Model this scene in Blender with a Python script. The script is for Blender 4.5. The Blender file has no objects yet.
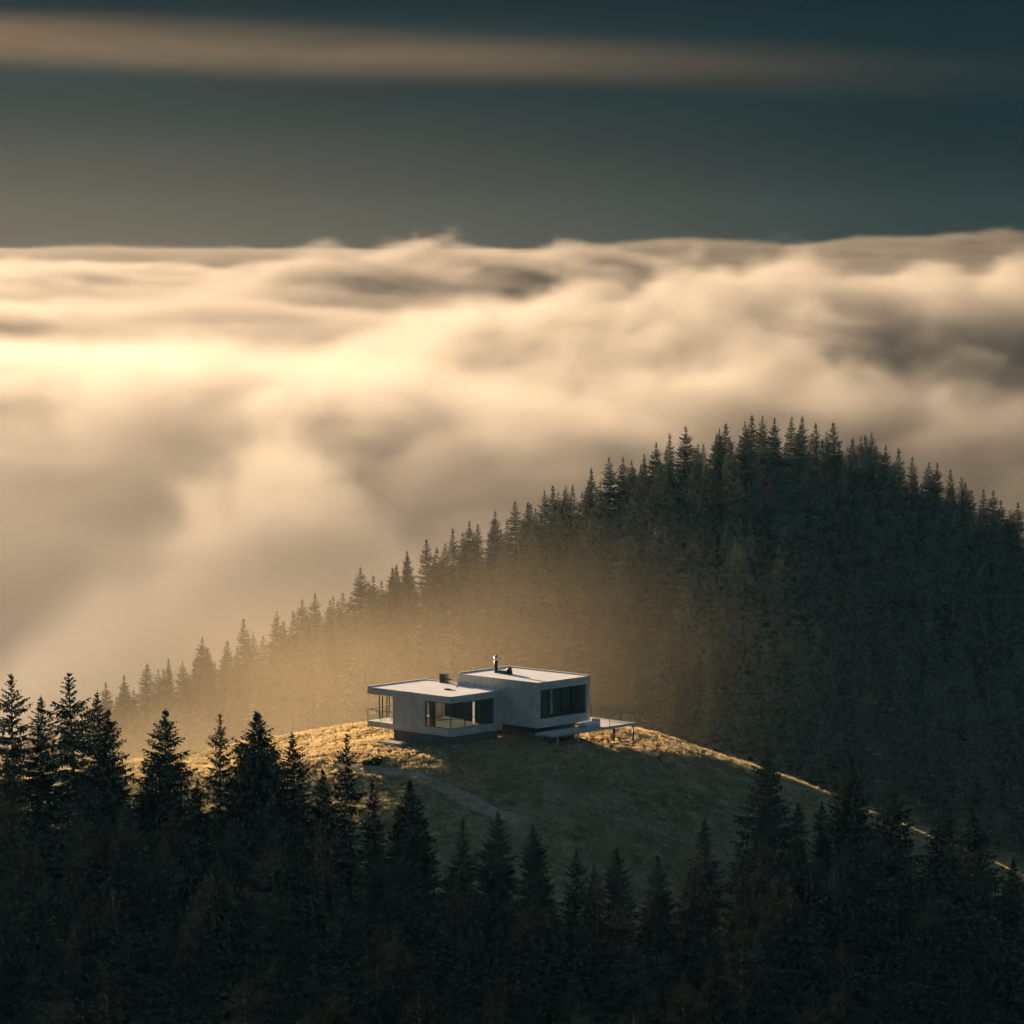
import bpy, bmesh, math, random
import numpy as np
from math import radians, sin, cos, pi
from mathutils import Vector, Matrix

C = bpy.context
sc = C.scene
COL = sc.collection

# ------------------------------------------------------------------ camera
F_PX = 3600.0
PITCH = radians(4.447)
cam = bpy.data.cameras.new('camera')
cam_ob = bpy.data.objects.new('camera', cam)
COL.objects.link(cam_ob)
cam.angle = 2 * math.atan(512 / F_PX)
cam.clip_start = 1.0
cam.clip_end = 40000.0
cam_ob.location = (0, 0, 0)
cam_ob.rotation_euler = (radians(90) - PITCH, 0, 0)
sc.camera = cam_ob

# ------------------------------------------------------------------ exposure and sampling
sc.view_settings.view_transform = 'Standard'
sc.view_settings.look = 'None'
sc.view_settings.gamma = 1.0
sc.view_settings.use_curve_mapping = False
sc.view_settings.exposure = 2.1
cy = sc.cycles
cy.max_bounces = 8
cy.diffuse_bounces = 2
cy.glossy_bounces = 2
cy.transmission_bounces = 4
cy.transparent_max_bounces = 12
cy.volume_bounces = 1
cy.volume_step_rate = 1.0
cy.volume_max_steps = 400
cy.use_adaptive_sampling = True
cy.adaptive_threshold = 0.03
cy.adaptive_min_samples = 16
cy.use_denoising = True
cy.caustics_reflective = False
cy.caustics_refractive = False

# ------------------------------------------------------------------ sun
SUN_AZ, SUN_EL = radians(33), radians(10)          # to the left of the view, behind the house
sun_dir = Vector((-sin(SUN_AZ) * cos(SUN_EL), cos(SUN_AZ) * cos(SUN_EL), sin(SUN_EL)))
sun = bpy.data.lights.new('sun', 'SUN')
sun.energy = 5.0
sun.angle = radians(0.5)
sun.color = (1.0, 0.71, 0.44)
sun_ob = bpy.data.objects.new('sun', sun)
COL.objects.link(sun_ob)
sun_ob.rotation_euler = sun_dir.to_track_quat('Z', 'Y').to_euler()


# ------------------------------------------------------------------ node helper
class Nodes:
    def __init__(self, tree):
        self.t = tree

    def n(self, ty, ins=None, **kw):
        nd = self.t.nodes.new(ty)
        for k, v in kw.items():
            setattr(nd, k, v)
        for k, v in (ins or {}).items():
            self.set(nd.inputs[k], v)
        return nd

    def set(self, sock, v):
        if isinstance(v, bpy.types.NodeSocket):
            self.t.links.new(v, sock)
        else:
            sock.default_value = v

    def m(self, op, a, b=0.0, c=0.0, clamp=False):
        nd = self.t.nodes.new('ShaderNodeMath')
        nd.operation = op
        nd.use_clamp = clamp
        for i, v in enumerate((a, b, c)):
            self.set(nd.inputs[i], v)
        return nd.outputs[0]

    def vm(self, op, a, b):
        nd = self.t.nodes.new('ShaderNodeVectorMath')
        nd.operation = op
        self.set(nd.inputs[0], a)
        self.set(nd.inputs[1], b)
        return nd.outputs[0]

    def noise(self, vec, scale, detail=4.0, rough=0.5, dist=0.0):
        return self.n('ShaderNodeTexNoise', {'Vector': vec, 'Scale': scale, 'Detail': detail,
                                             'Roughness': rough, 'Distortion': dist}).outputs[0]

    def ramp(self, v, a, b, c=0.0, d=1.0, smooth=True):
        return self.n('ShaderNodeMapRange', {0: v, 1: a, 2: b, 3: c, 4: d},
                      interpolation_type='SMOOTHSTEP' if smooth else 'LINEAR').outputs[0]

    def mix(self, f, a, b):
        nd = self.t.nodes.new('ShaderNodeMix')
        nd.data_type = 'RGBA'
        self.set(nd.inputs[0], f)
        self.set(nd.inputs[6], a)
        self.set(nd.inputs[7], b)
        return nd.outputs[2]


def rgb(r, g, b):
    return (r, g, b, 1.0)


# ------------------------------------------------------------------ sky: Nishita daylight behind a dark layered cloud deck
world = bpy.data.worlds.new('World')
sc.world = world
world.use_nodes = True
wt = world.node_tree
wt.nodes.clear()
W = Nodes(wt)
sky = W.n('ShaderNodeTexSky', sky_type='NISHITA')
sky.sun_disc = False
sky.sun_elevation = SUN_EL
sky.sun_rotation = -SUN_AZ
sky.altitude = 1500
bg_sky = W.n('ShaderNodeBackground', {'Color': sky.outputs[0], 'Strength': 0.06})
dirv = W.n('ShaderNodeTexCoord').outputs['Generated']
sep = W.n('ShaderNodeSeparateXYZ', {0: dirv})
dx, dy, dz = sep.outputs[:3]
az = W.m('ARCTAN2', dx, dy)                                   # 0 along the view, negative to the left
el = W.m('ARCSINE', dz)
# streaky stratus: strongly stretched along the horizon
streak_v = W.n('ShaderNodeCombineXYZ', {0: W.m('MULTIPLY', az, 3.0), 1: W.m('MULTIPLY', el, 42.0), 2: 2.3}).outputs[0]
streak = W.noise(streak_v, 1.0, 4.0, 0.5, 0.2)
streak2 = W.noise(W.n('ShaderNodeCombineXYZ', {0: W.m('MULTIPLY', az, 9.0), 1: W.m('MULTIPLY_ADD', el, 95.0, W.m('MULTIPLY', az, 3.0)), 2: 5.1}).outputs[0], 1.0, 5.0, 0.6, 0.3)
left = W.ramp(az, radians(9), radians(-13))                   # towards the sun
deck = W.mix(left, rgb(0.0050, 0.0135, 0.0160), rgb(0.0270, 0.0350, 0.0310))
ahead = W.ramp(W.m('ABSOLUTE', az), radians(75), radians(35))
low = W.m('MULTIPLY', W.m('MULTIPLY', W.ramp(el, radians(2.6), radians(-0.6)), ahead), W.m('MULTIPLY_ADD', left, 0.95, 0.10))
deck = W.mix(low, deck, rgb(0.092, 0.074, 0.052))
hi = W.ramp(el, radians(2.7), radians(4.2))
deck = W.mix(W.m('MULTIPLY', hi, 0.95), deck, rgb(0.0050, 0.0110, 0.0140))
band_c = W.m('MULTIPLY_ADD', az, -0.035, radians(2.72))
band = W.ramp(W.m('ABSOLUTE', W.m('SUBTRACT', W.m('MULTIPLY_ADD', streak, radians(0.35), W.m('SUBTRACT', el, radians(0.17))), band_c)), radians(0.58), 0.0)
band = W.m('MULTIPLY', W.m('MULTIPLY', band, ahead), W.m('MULTIPLY_ADD', W.ramp(az, radians(8.5), radians(-10)), 0.80, 0.04))
deck = W.mix(W.m('MULTIPLY', W.m('MULTIPLY', band, W.ramp(streak2, 0.30, 0.62, 0.60, 1.0)), 0.58), deck, rgb(0.235, 0.145, 0.076))
shade = W.m('MULTIPLY_ADD', streak, 0.5, 0.75)
deck = W.vm('MULTIPLY', deck, W.n('ShaderNodeCombineXYZ', {0: shade, 1: shade, 2: shade}).outputs[0])
bg_deck = W.n('ShaderNodeBackground', {'Color': deck, 'Strength': 0.5})
open_sky = W.ramp(el, radians(6), radians(40), 0.0, 0.60)
mixb = W.n('ShaderNodeMixShader', {0: open_sky, 1: bg_deck.outputs[0], 2: bg_sky.outputs[0]})
wo = W.n('ShaderNodeOutputWorld', {0: mixb.outputs[0]})


# ------------------------------------------------------------------ materials
def mat(name):
    m = bpy.data.materials.new(name)
    m.use_nodes = True
    m.node_tree.nodes.clear()
    return m, Nodes(m.node_tree)


def finish(N, shader, disp=None):
    o = N.n('ShaderNodeOutputMaterial', {0: shader})
    if disp is not None:
        N.set(o.inputs[2], disp)


def bsdf(N, col, rough=0.6, **kw):
    ins = {'Base Color': col, 'Roughness': rough}
    ins.update(kw)
    return N.n('ShaderNodeBsdfPrincipled', ins).outputs[0]


def bump(N, h, strength=0.3, dist=0.05):
    return N.n('ShaderNodeBump', {'Height': h, 'Strength': strength, 'Distance': dist}).outputs[0]


def foliage_mat(name, dark, light, trans):
    m, N = mat(name)
    pos = N.n('ShaderNodeNewGeometry').outputs['Position']
    rnd = N.n('ShaderNodeObjectInfo').outputs['Random']
    cl = N.noise(pos, 1.1, 3, 0.6)
    c = N.mix(N.ramp(cl, 0.35, 0.7), rgb(*dark), rgb(*light))
    k = N.m('MULTIPLY_ADD', rnd, 0.6, 0.7)
    c = N.vm('MULTIPLY', c, N.n('ShaderNodeCombineXYZ', {0: k, 1: k, 2: k}).outputs[0])
    d = N.n('ShaderNodeBsdfDiffuse', {0: c}).outputs[0]
    t = N.n('ShaderNodeBsdfTranslucent', {0: c}).outputs[0]
    finish(N, N.n('ShaderNodeMixShader', {0: trans, 1: d, 2: t}).outputs[0])
    return m


M = {}
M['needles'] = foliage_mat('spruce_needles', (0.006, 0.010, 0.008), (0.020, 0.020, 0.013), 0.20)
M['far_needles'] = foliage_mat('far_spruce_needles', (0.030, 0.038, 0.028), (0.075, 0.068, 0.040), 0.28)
m, N = mat('spruce_bark')
p = N.n('ShaderNodeTexCoord').outputs['Object']
c = N.mix(N.noise(p, 3.0, 5, 0.6), rgb(0.014, 0.011, 0.009), rgb(0.035, 0.028, 0.023))
finish(N, bsdf(N, c, 0.9))
M['bark'] = m

# ground: dry meadow, darker forest floor away from the house
m, N = mat('meadow_ground')
p = N.n('ShaderNodeNewGeometry').outputs['Position']
n1 = N.noise(p, 0.10, 5, 0.6)
n2 = N.noise(p, 0.9, 5, 0.65)
n3 = N.noise(N.vm('MULTIPLY', p, (1.0, 2.2, 1.0)), 3.0, 4, 0.7)
zz = N.n('ShaderNodeSeparateXYZ', {0: p}).outputs
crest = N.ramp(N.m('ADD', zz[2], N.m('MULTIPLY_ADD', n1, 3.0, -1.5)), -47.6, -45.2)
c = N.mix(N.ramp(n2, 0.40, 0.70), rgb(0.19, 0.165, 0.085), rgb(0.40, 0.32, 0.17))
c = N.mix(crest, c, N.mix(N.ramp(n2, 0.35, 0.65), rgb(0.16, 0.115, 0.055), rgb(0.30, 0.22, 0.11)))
c = N.mix(N.ramp(n3, 0.30, 0.62, 0.75, 0.0), c, rgb(0.032, 0.028, 0.016))
finish(N, bsdf(N, c, 0.95, **{'Normal': bump(N, n3, 0.9, 0.25), 'Specular IOR Level': 0.0}))
M['meadow'] = m

m, N = mat('trodden_earth')
p = N.n('ShaderNodeNewGeometry').outputs['Position']
c = N.mix(N.ramp(N.noise(p, 1.6, 5, 0.65), 0.35, 0.7), rgb(0.20, 0.155, 0.10), rgb(0.36, 0.28, 0.18))
finish(N, bsdf(N, c, 0.95, **{'Normal': bump(N, N.noise(p, 5, 4, 0.7), 0.6, 0.1), 'Specular IOR Level': 0.0}))
M['earth'] = m

m, N = mat('dry_grass')
p = N.n('ShaderNodeNewGeometry').outputs['Position']
rnd = N.noise(p, 0.55, 4, 0.6)
zz = N.n('ShaderNodeSeparateXYZ', {0: p}).outputs
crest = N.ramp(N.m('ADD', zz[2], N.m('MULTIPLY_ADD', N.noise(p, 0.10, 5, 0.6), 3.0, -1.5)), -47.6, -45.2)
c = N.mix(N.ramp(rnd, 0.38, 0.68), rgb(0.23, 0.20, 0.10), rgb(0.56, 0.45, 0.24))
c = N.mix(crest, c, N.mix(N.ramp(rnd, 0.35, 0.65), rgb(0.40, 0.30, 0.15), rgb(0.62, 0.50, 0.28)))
d = N.n('ShaderNodeBsdfDiffuse', {0: c}).outputs[0]
t = N.n('ShaderNodeBsdfTranslucent', {0: c}).outputs[0]
finish(N, N.n('ShaderNodeMixShader', {0: 0.5, 1: d, 2: t}).outputs[0])
M['grass'] = m


def concrete(name, a, b, streaks=True, rough=0.75, spec=0.4):
    m, N = mat(name)
    p = N.n('ShaderNodeTexCoord').outputs['Object']
    n1 = N.noise(p, 0.7, 5, 0.6)
    n2 = N.noise(N.vm('MULTIPLY', p, (3.0, 3.0, 0.25)), 1.0, 4, 0.6)
    c = N.mix(N.ramp(n1, 0.3, 0.7), rgb(*a), rgb(*b))
    if streaks:
        c = N.mix(N.ramp(n2, 0.46, 0.74, 0.0, 0.5), c, rgb(a[0] * .55, a[1] * .55, a[2] * .55))
    n3 = N.noise(p, 9.0, 4, 0.7)
    if streaks:
        q = N.n('ShaderNodeSeparateXYZ', {0: p}).outputs
        ju = N.m('ABSOLUTE', N.m('SUBTRACT', N.m('FRACT', N.m('MULTIPLY', N.m('ADD', q[0], q[1]), 1 / 2.35)), 0.5))
        jv = N.m('ABSOLUTE', N.m('SUBTRACT', N.m('FRACT', N.m('MULTIPLY_ADD', q[2], 1 / 1.18, 0.30)), 0.5))
        joint = N.m('MAXIMUM', N.ramp(ju, 0.488, 0.494), N.ramp(jv, 0.482, 0.490))
        c = N.mix(N.m('MULTIPLY', joint, 0.5), c, rgb(a[0] * .35, a[1] * .35, a[2] * .35))
        blot = N.noise(p, 1.9, 6, 0.7)
        c = N.mix(N.ramp(blot, 0.50, 0.72, 0.0, 0.45), c, rgb(a[0] * .6, a[1] * .6, a[2] * .58))
    finish(N, bsdf(N, c, rough, **{'Normal': bump(N, n3, 0.25, 0.02), 'Specular IOR Level': spec}))
    return m


M['concrete'] = concrete('board_marked_concrete', (0.50, 0.475, 0.40), (0.64, 0.61, 0.53))
M['plinth'] = concrete('dark_plinth_concrete', (0.07, 0.062, 0.055), (0.12, 0.105, 0.09))
M['membrane'] = concrete('pale_roof_membrane', (0.70, 0.69, 0.67), (0.80, 0.79, 0.77), False, 0.38, 0.7)
M['stone'] = concrete('grey_stone', (0.16, 0.14, 0.12), (0.28, 0.25, 0.21), False)


def plain(name, col, rough=0.5, metal=0.0, var=0.25):
    m, N = mat(name)
    p = N.n('ShaderNodeTexCoord').outputs['Object']
    k = N.m('MULTIPLY_ADD', N.noise(p, 4.0, 4, 0.6), var * 2, 1 - var)
    c = N.vm('MULTIPLY', rgb(*col)[:3], N.n('ShaderNodeCombineXYZ', {0: k, 1: k, 2: k}).outputs[0])
    finish(N, bsdf(N, c, rough, **{'Metallic': metal}))
    return m


M['steel'] = plain('dark_steel', (0.035, 0.035, 0.035), 0.45, 0.6)
M['frame'] = plain('bronze_window_frame', (0.045, 0.042, 0.038), 0.4, 0.5)
M['black'] = plain('black_metal', (0.014, 0.013, 0.012), 0.5, 0.3)
M['zinc'] = plain('zinc_band', (0.55, 0.54, 0.52), 0.35, 0.6)
M['palepost'] = plain('galvanised_post', (0.42, 0.44, 0.42), 0.5, 0.2)
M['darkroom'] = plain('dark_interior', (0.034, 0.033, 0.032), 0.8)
M['white'] = plain('white_upholstery', (0.74, 0.71, 0.66), 0.8, 0, 0.06)
M['bush'] = foliage_mat('shrub_leaves', (0.03, 0.04, 0.02), (0.07, 0.07, 0.03), 0.25)


def cloth(name, col):
    m, N = mat(name)
    d = N.n('ShaderNodeBsdfDiffuse', {0: rgb(*col)}).outputs[0]
    t = N.n('ShaderNodeBsdfTranslucent', {0: rgb(*col)}).outputs[0]
    finish(N, N.n('ShaderNodeMixShader', {0: 0.5, 1: d, 2: t}).outputs[0])
    return m


M['cream'] = cloth('cream_linen', (0.78, 0.70, 0.58))
M['amber'] = cloth('amber_linen', (0.50, 0.28, 0.11))

m, N = mat('deck_planks')
p = N.n('ShaderNodeTexCoord').outputs['Object']
sx = N.n('ShaderNodeSeparateXYZ', {0: p}).outputs
pl = N.m('MULTIPLY', sx[1], 1 / 0.145)
gap = N.ramp(N.m('ABSOLUTE', N.m('SUBTRACT', N.m('FRACT', pl), 0.5)), 0.44, 0.49)
rp = N.n('ShaderNodeTexWhiteNoise', {1: N.m('FLOOR', pl)}, noise_dimensions='1D').outputs[0]
c = N.mix(rp, rgb(0.48, 0.45, 0.41), rgb(0.62, 0.58, 0.52))
c = N.mix(N.ramp(N.noise(N.vm('MULTIPLY', p, (1, 12, 4)), 1.5, 4, 0.6), 0.35, 0.75, 0, 0.4), c, rgb(0.22, 0.20, 0.17))
c = N.mix(gap, c, rgb(0.05, 0.045, 0.04))
finish(N, bsdf(N, c, 0.5))
M['deck'] = m

m, N = mat('clear_glazing')
fr = N.m('MULTIPLY_ADD', N.m('POWER', N.n('ShaderNodeLayerWeight').outputs['Facing'], 5.0), 0.85, 0.028)
tr = N.n('ShaderNodeBsdfTransparent', {0: rgb(0.76, 0.79, 0.78)}).outputs[0]
gl = N.n('ShaderNodeBsdfGlossy', {0: rgb(1, 1, 1), 'Roughness': 0.02}).outputs[0]
finish(N, N.n('ShaderNodeMixShader', {0: fr, 1: tr, 2: gl}).outputs[0])
M['glass'] = m
M['rail_glass'] = m.copy()
M['rail_glass'].name = 'rail_glazing'
[n_ for n_ in M['rail_glass'].node_tree.nodes if n_.type == 'BSDF_TRANSPARENT'][0].inputs[0].default_value = rgb(0.95, 0.965, 0.96)


# ------------------------------------------------------------------ object helpers
def tag(o, label=None, cat=None, group=None, kind=None):
    if label:
        o['label'] = label
    if cat:
        o['category'] = cat
    if group:
        o['group'] = group
    if kind:
        o['kind'] = kind
    return o


def empty(name, loc, rz=0.0, label=None, cat=None, group=None):
    o = bpy.data.objects.new(name, None)
    o.empty_display_size = 0.5
    COL.objects.link(o)
    o.location = loc
    o.rotation_euler = (0, 0, rz)
    return tag(o, label, cat, group)


def mesh_ob(name, me, material, parent=None):
    o = bpy.data.objects.new(name, me)
    COL.objects.link(o)
    if material is not None and not me.materials:
        me.materials.append(material)
    if parent is not None:
        o.parent = parent
    return o


class MB:
    """collects shapes into one mesh"""
    def __init__(self):
        self.bm = bmesh.new()

    def box(self, a, b, bev=0.0):
        r = bmesh.ops.create_cube(self.bm, size=1.0)
        vs = r['verts']
        c = [(a[i] + b[i]) / 2 for i in range(3)]
        s = [abs(b[i] - a[i]) for i in range(3)]
        for v in vs:
            v.co = Vector((v.co.x * s[0] + c[0], v.co.y * s[1] + c[1], v.co.z * s[2] + c[2]))
        if bev > 0:
            es = list({e for v in vs for e in v.link_edges})
            bmesh.ops.bevel(self.bm, geom=es, offset=bev, segments=2, affect='EDGES', profile=0.5)
        return self

    def tube(self, p, q, r0, r1=None, seg=14, cap=True):
        p, q = Vector(p), Vector(q)
        r1 = r0 if r1 is None else r1
        d = q - p
        r = bmesh.ops.create_cone(self.bm, cap_ends=cap, segments=seg, radius1=r0, radius2=r1, depth=d.length)
        mt = Matrix.Translation((p + q) / 2) @ d.to_track_quat('Z', 'Y').to_matrix().to_4x4()
        bmesh.ops.transform(self.bm, matrix=mt, verts=r['verts'])
        return self

    def ball(self, c, r, sub=2, rough=0.0, seed=0):
        g = bmesh.ops.create_icosphere(self.bm, subdivisions=sub, radius=1.0)
        rn = random.Random(seed)
        ph = [rn.uniform(0, 6) for _ in range(6)]
        for v in g['verts']:
            n = v.co.copy()
            k = 1 + rough * (sin(3 * n.x + ph[0]) * sin(2.6 * n.y + ph[1]) + 0.6 * sin(6 * n.z + ph[2]) * sin(5 * n.x + ph[3]) + rn.uniform(-.15, .15))
            v.co = Vector((c[0] + n.x * r[0] * k, c[1] + n.y * r[1] * k, c[2] + n.z * r[2] * k))
        return self

    def build(self, name, material, parent=None, smooth=False):
        me = bpy.data.meshes.new(name)
        bmesh.ops.recalc_face_normals(self.bm, faces=self.bm.faces)
        self.bm.to_mesh(me)
        self.bm.free()
        if smooth:
            for f in me.polygons:
                f.use_smooth = True
        return mesh_ob(name, me, material, parent)


def pix(px, py, Y):
    """point seen at a pixel of the photograph at the distance Y along the view"""
    u, v = (px - 512) / F_PX, (512 - py) / F_PX
    d = Vector((u, cos(PITCH) + v * sin(PITCH), -sin(PITCH) + v * cos(PITCH)))
    return d * (Y / d.y)


def to_pix(p):
    x, y, z = p
    f = y * cos(PITCH) - z * sin(PITCH)
    up = y * sin(PITCH) + z * cos(PITCH)
    return 512 + F_PX * x / f, 512 - F_PX * up / f


# ------------------------------------------------------------------ terrain
TOP_X = [-400, -160, -80, -55, -38, -27, -19, -12, -4, 2, 6, 11.4, 16.7, 22, 28.3, 34, 39.8, 45.5, 60, 90, 160, 400]
TOP_Z = [-90, -72, -56, -51.0, -48.6, -47.2, -45.8, -44.8, -44.4, -44.35, -44.55, -45.4, -47.3, -49.1, -51.4, -53.7, -56.2, -58.8, -65.5, -79, -98, -120]
_tt = np.arange(0, 420, 1.0)
_sl = np.where(_tt < 27, 0.27 * np.clip(_tt / 8, 0, 1), 0.115 + 0.155 * np.clip(1 - (_tt - 27) / 16, 0, 1))
_sl = np.where(_tt > 130, 0.12 + 0.001 * (_tt - 130), _sl)
_dr = np.concatenate([[0], np.cumsum(_sl)[:-1]])
RIDGE_PX = [-700, -150, 0, 60, 107, 145, 202, 244, 300, 334, 362, 406, 454, 495, 527, 560, 594, 624, 655, 687, 722, 755, 801, 835, 872, 913, 950, 989, 1017, 1120, 1300, 1900]
RIDGE_PY = [1000, 790, 725, 702, 684, 667, 640, 622, 603, 590, 574, 552, 528, 511, 499, 486, 468, 456, 441, 429, 423, 417, 417, 423, 434, 456, 469, 490, 502, 560, 700, 900]
Y_RIDGE = 560.0
_rx = np.array([pix(a, b, Y_RIDGE).x for a, b in zip(RIDGE_PX, RIDGE_PY)])
_rz = np.array([pix(a, b, Y_RIDGE).z - 12.5 for a, b in zip(RIDGE_PX, RIDGE_PY)])


def smooth_interp(x, xs, ys, w):
    return sum(np.interp(x + k * w, xs, ys) for k in (-1, -.5, 0, .5, 1)) / 5.0


_rng = np.random.RandomState(5)
_wav = [(_rng.uniform(.02, .5), _rng.uniform(0, 2 * pi), _rng.uniform(0, 2 * pi)) for _ in range(26)]


def bumps(x, y):
    h = 0
    for k, a, ph in _wav:
        h = h + (0.010 / k ** 0.75) * np.sin(k * 2.2 * (x * cos(a) + y * sin(a)) + ph)
    return h


def ground(x, y):
    x = np.asarray(x, dtype=float)
    y = np.asarray(y, dtype=float)
    z = smooth_interp(x, TOP_X, TOP_Z, 5.0)
    t = np.clip(313 - y, 0, 419)
    z = z - np.interp(t, _tt, _dr)
    z = z + 3.5 * np.exp(-((x + 45) / 22) ** 2 - ((y - 262) / 30) ** 2)       # shoulder carrying the tall trees on the left
    tb = np.clip(y - 326, 0, None)
    z = z - 0.75 * (tb - 8 * (1 - np.exp(-tb / 8)))
    zr = smooth_interp(x, _rx, _rz, 4.0)
    q = y - Y_RIDGE
    hill = zr - np.where(q < 0, 0.43, 0.5) * (np.sqrt(q * q + 36) - 6)
    floor = -135 + 0 * x
    k = 6.0
    mx = np.maximum(np.maximum(z, hill), floor)
    s = np.exp((z - mx) / k) + np.exp((hill - mx) / k) + np.exp((floor - mx) / k)
    z = mx + k * np.log(s) * np.clip((y - 335) / 40, 0, 1) + 0.0
    return z + bumps(x, y)


def axis(pieces):
    out = []
    for a, b, st in pieces:
        out += list(np.arange(a, b, st))
    out.append(pieces[-1][1])
    return np.array(out)


xs = axis([(-400, -120, 10), (-120, -45, 2.5), (-45, 52, 0.6), (52, 130, 2.5), (130, 400, 10)])
ys = axis([(-45, 180, 8), (180, 268, 2.0), (268, 336, 0.6), (336, 600, 3.0), (600, 695, 8)])
X, Y = np.meshgrid(xs, ys)
Z = ground(X, Y)
nx, ny = len(xs), len(ys)
verts = np.stack([X.ravel(), Y.ravel(), Z.ravel()], 1)
idx = np.arange(nx * ny).reshape(ny, nx)
faces = np.stack([idx[:-1, :-1].ravel(), idx[:-1, 1:].ravel(), idx[1:, 1:].ravel(), idx[1:, :-1].ravel()], 1)


def np_mesh(name, v, f, smooth=False):
    me = bpy.data.meshes.new(name)
    v = np.asarray(v, dtype=np.float32)
    f = np.asarray(f, dtype=np.int32)
    k = f.shape[1]
    me.vertices.add(len(v))
    me.vertices.foreach_set('co', v.ravel())
    me.loops.add(f.size)
    me.loops.foreach_set('vertex_index', f.ravel())
    me.polygons.add(len(f))
    me.polygons.foreach_set('loop_start', np.arange(0, f.size, k, dtype=np.int32))
    me.polygons.foreach_set('loop_total', np.full(len(f), k, dtype=np.int32))
    if smooth:
        me.polygons.foreach_set('use_smooth', np.ones(len(f), dtype=bool))
    me.update(calc_edges=True)
    me.validate()
    return me


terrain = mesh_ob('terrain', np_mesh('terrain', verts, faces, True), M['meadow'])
tag(terrain, kind='structure')


def path_strip(name, pts, w):
    """a trodden track draped over the ground"""
    pts = np.array(pts, dtype=float)
    s = np.concatenate([[0], np.cumsum(np.linalg.norm(np.diff(pts, axis=0), axis=1))])
    ss = np.arange(0, s[-1], 0.5)
    for _ in range(2):
        px_, py_ = np.interp(ss, s, pts[:, 0]), np.interp(ss, s, pts[:, 1])
    kern = np.ones(9) / 9
    px_ = np.convolve(np.pad(px_, 4, mode='edge'), kern, 'valid')
    py_ = np.convolve(np.pad(py_, 4, mode='edge'), kern, 'valid')
    tx, ty = np.gradient(px_), np.gradient(py_)
    ln = np.hypot(tx, ty)
    nxx, nyy = -ty / ln, tx / ln
    cols = []
    K = 7
    for j in range(K):
        o = (j / (K - 1) - 0.5) * w * (1 + 0.25 * np.sin(ss * 0.9 + (j > 3) * 2) * (j in (0, K - 1)))
        x_, y_ = px_ + nxx * o, py_ + nyy * o
        cols.append(np.stack([x_, y_, ground(x_, y_) + 0.035], 1))
    v = np.stack(cols, 1).reshape(-1, 3)
    n = len(ss)
    id2 = np.arange(n * K).reshape(n, K)
    f = np.stack([id2[:-1, :-1].ravel(), id2[:-1, 1:].ravel(), id2[1:, 1:].ravel(), id2[1:, :-1].ravel()], 1)
    return tag(mesh_ob(name, np_mesh(name, v, f, True), M['earth']), kind='structure')


def gpt(px, py):
    """ground point seen at a pixel"""
    best = None
    for Yd in np.arange(332, 200, -0.5)[::-1]:
        p = pix(px, py, Yd)
        if p.z <= float(ground(p.x, Yd)):
            return (p.x, float(Yd))
        best = (p.x, float(Yd))
    return best


PATH = [gpt(340, 768), gpt(375, 772), gpt(405, 775), gpt(430, 781), gpt(455, 797), gpt(490, 812), gpt(530, 828)]
path_strip('path', PATH, 1.7)


# ------------------------------------------------------------------ grass
def tuft_mesh(name, seed, n, h, spread):
    rn = random.Random(seed)
    v, f = [], []
    for _ in range(n):
        a = rn.uniform(0, 2 * pi)
        r = spread * math.sqrt(rn.random())
        x, y = r * cos(a), r * sin(a)
        b = rn.uniform(0, 2 * pi)
        w = rn.uniform(.018, .035)
        hh = h * rn.uniform(.45, 1.1)
        lx, ly = cos(a) * hh * rn.uniform(.0, .7), sin(a) * hh * rn.uniform(.0, .7)
        i = len(v)
        v += [(x - w * cos(b), y - w * sin(b), -0.03), (x + w * cos(b), y + w * sin(b), -0.03),
              (x + lx * .45 + w * .7 * cos(b), y + ly * .45 + w * .7 * sin(b), hh * .6), (x + lx * .45 - w * .7 * cos(b), y + ly * .45 - w * .7 * sin(b), hh * .6),
              (x + lx, y + ly, hh), (x + lx + .004, y + ly, hh)]
        f += [(i, i + 1, i + 2, i + 3), (i + 3, i + 2, i + 5, i + 4)]
    return np_mesh(name, v, f)


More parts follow.
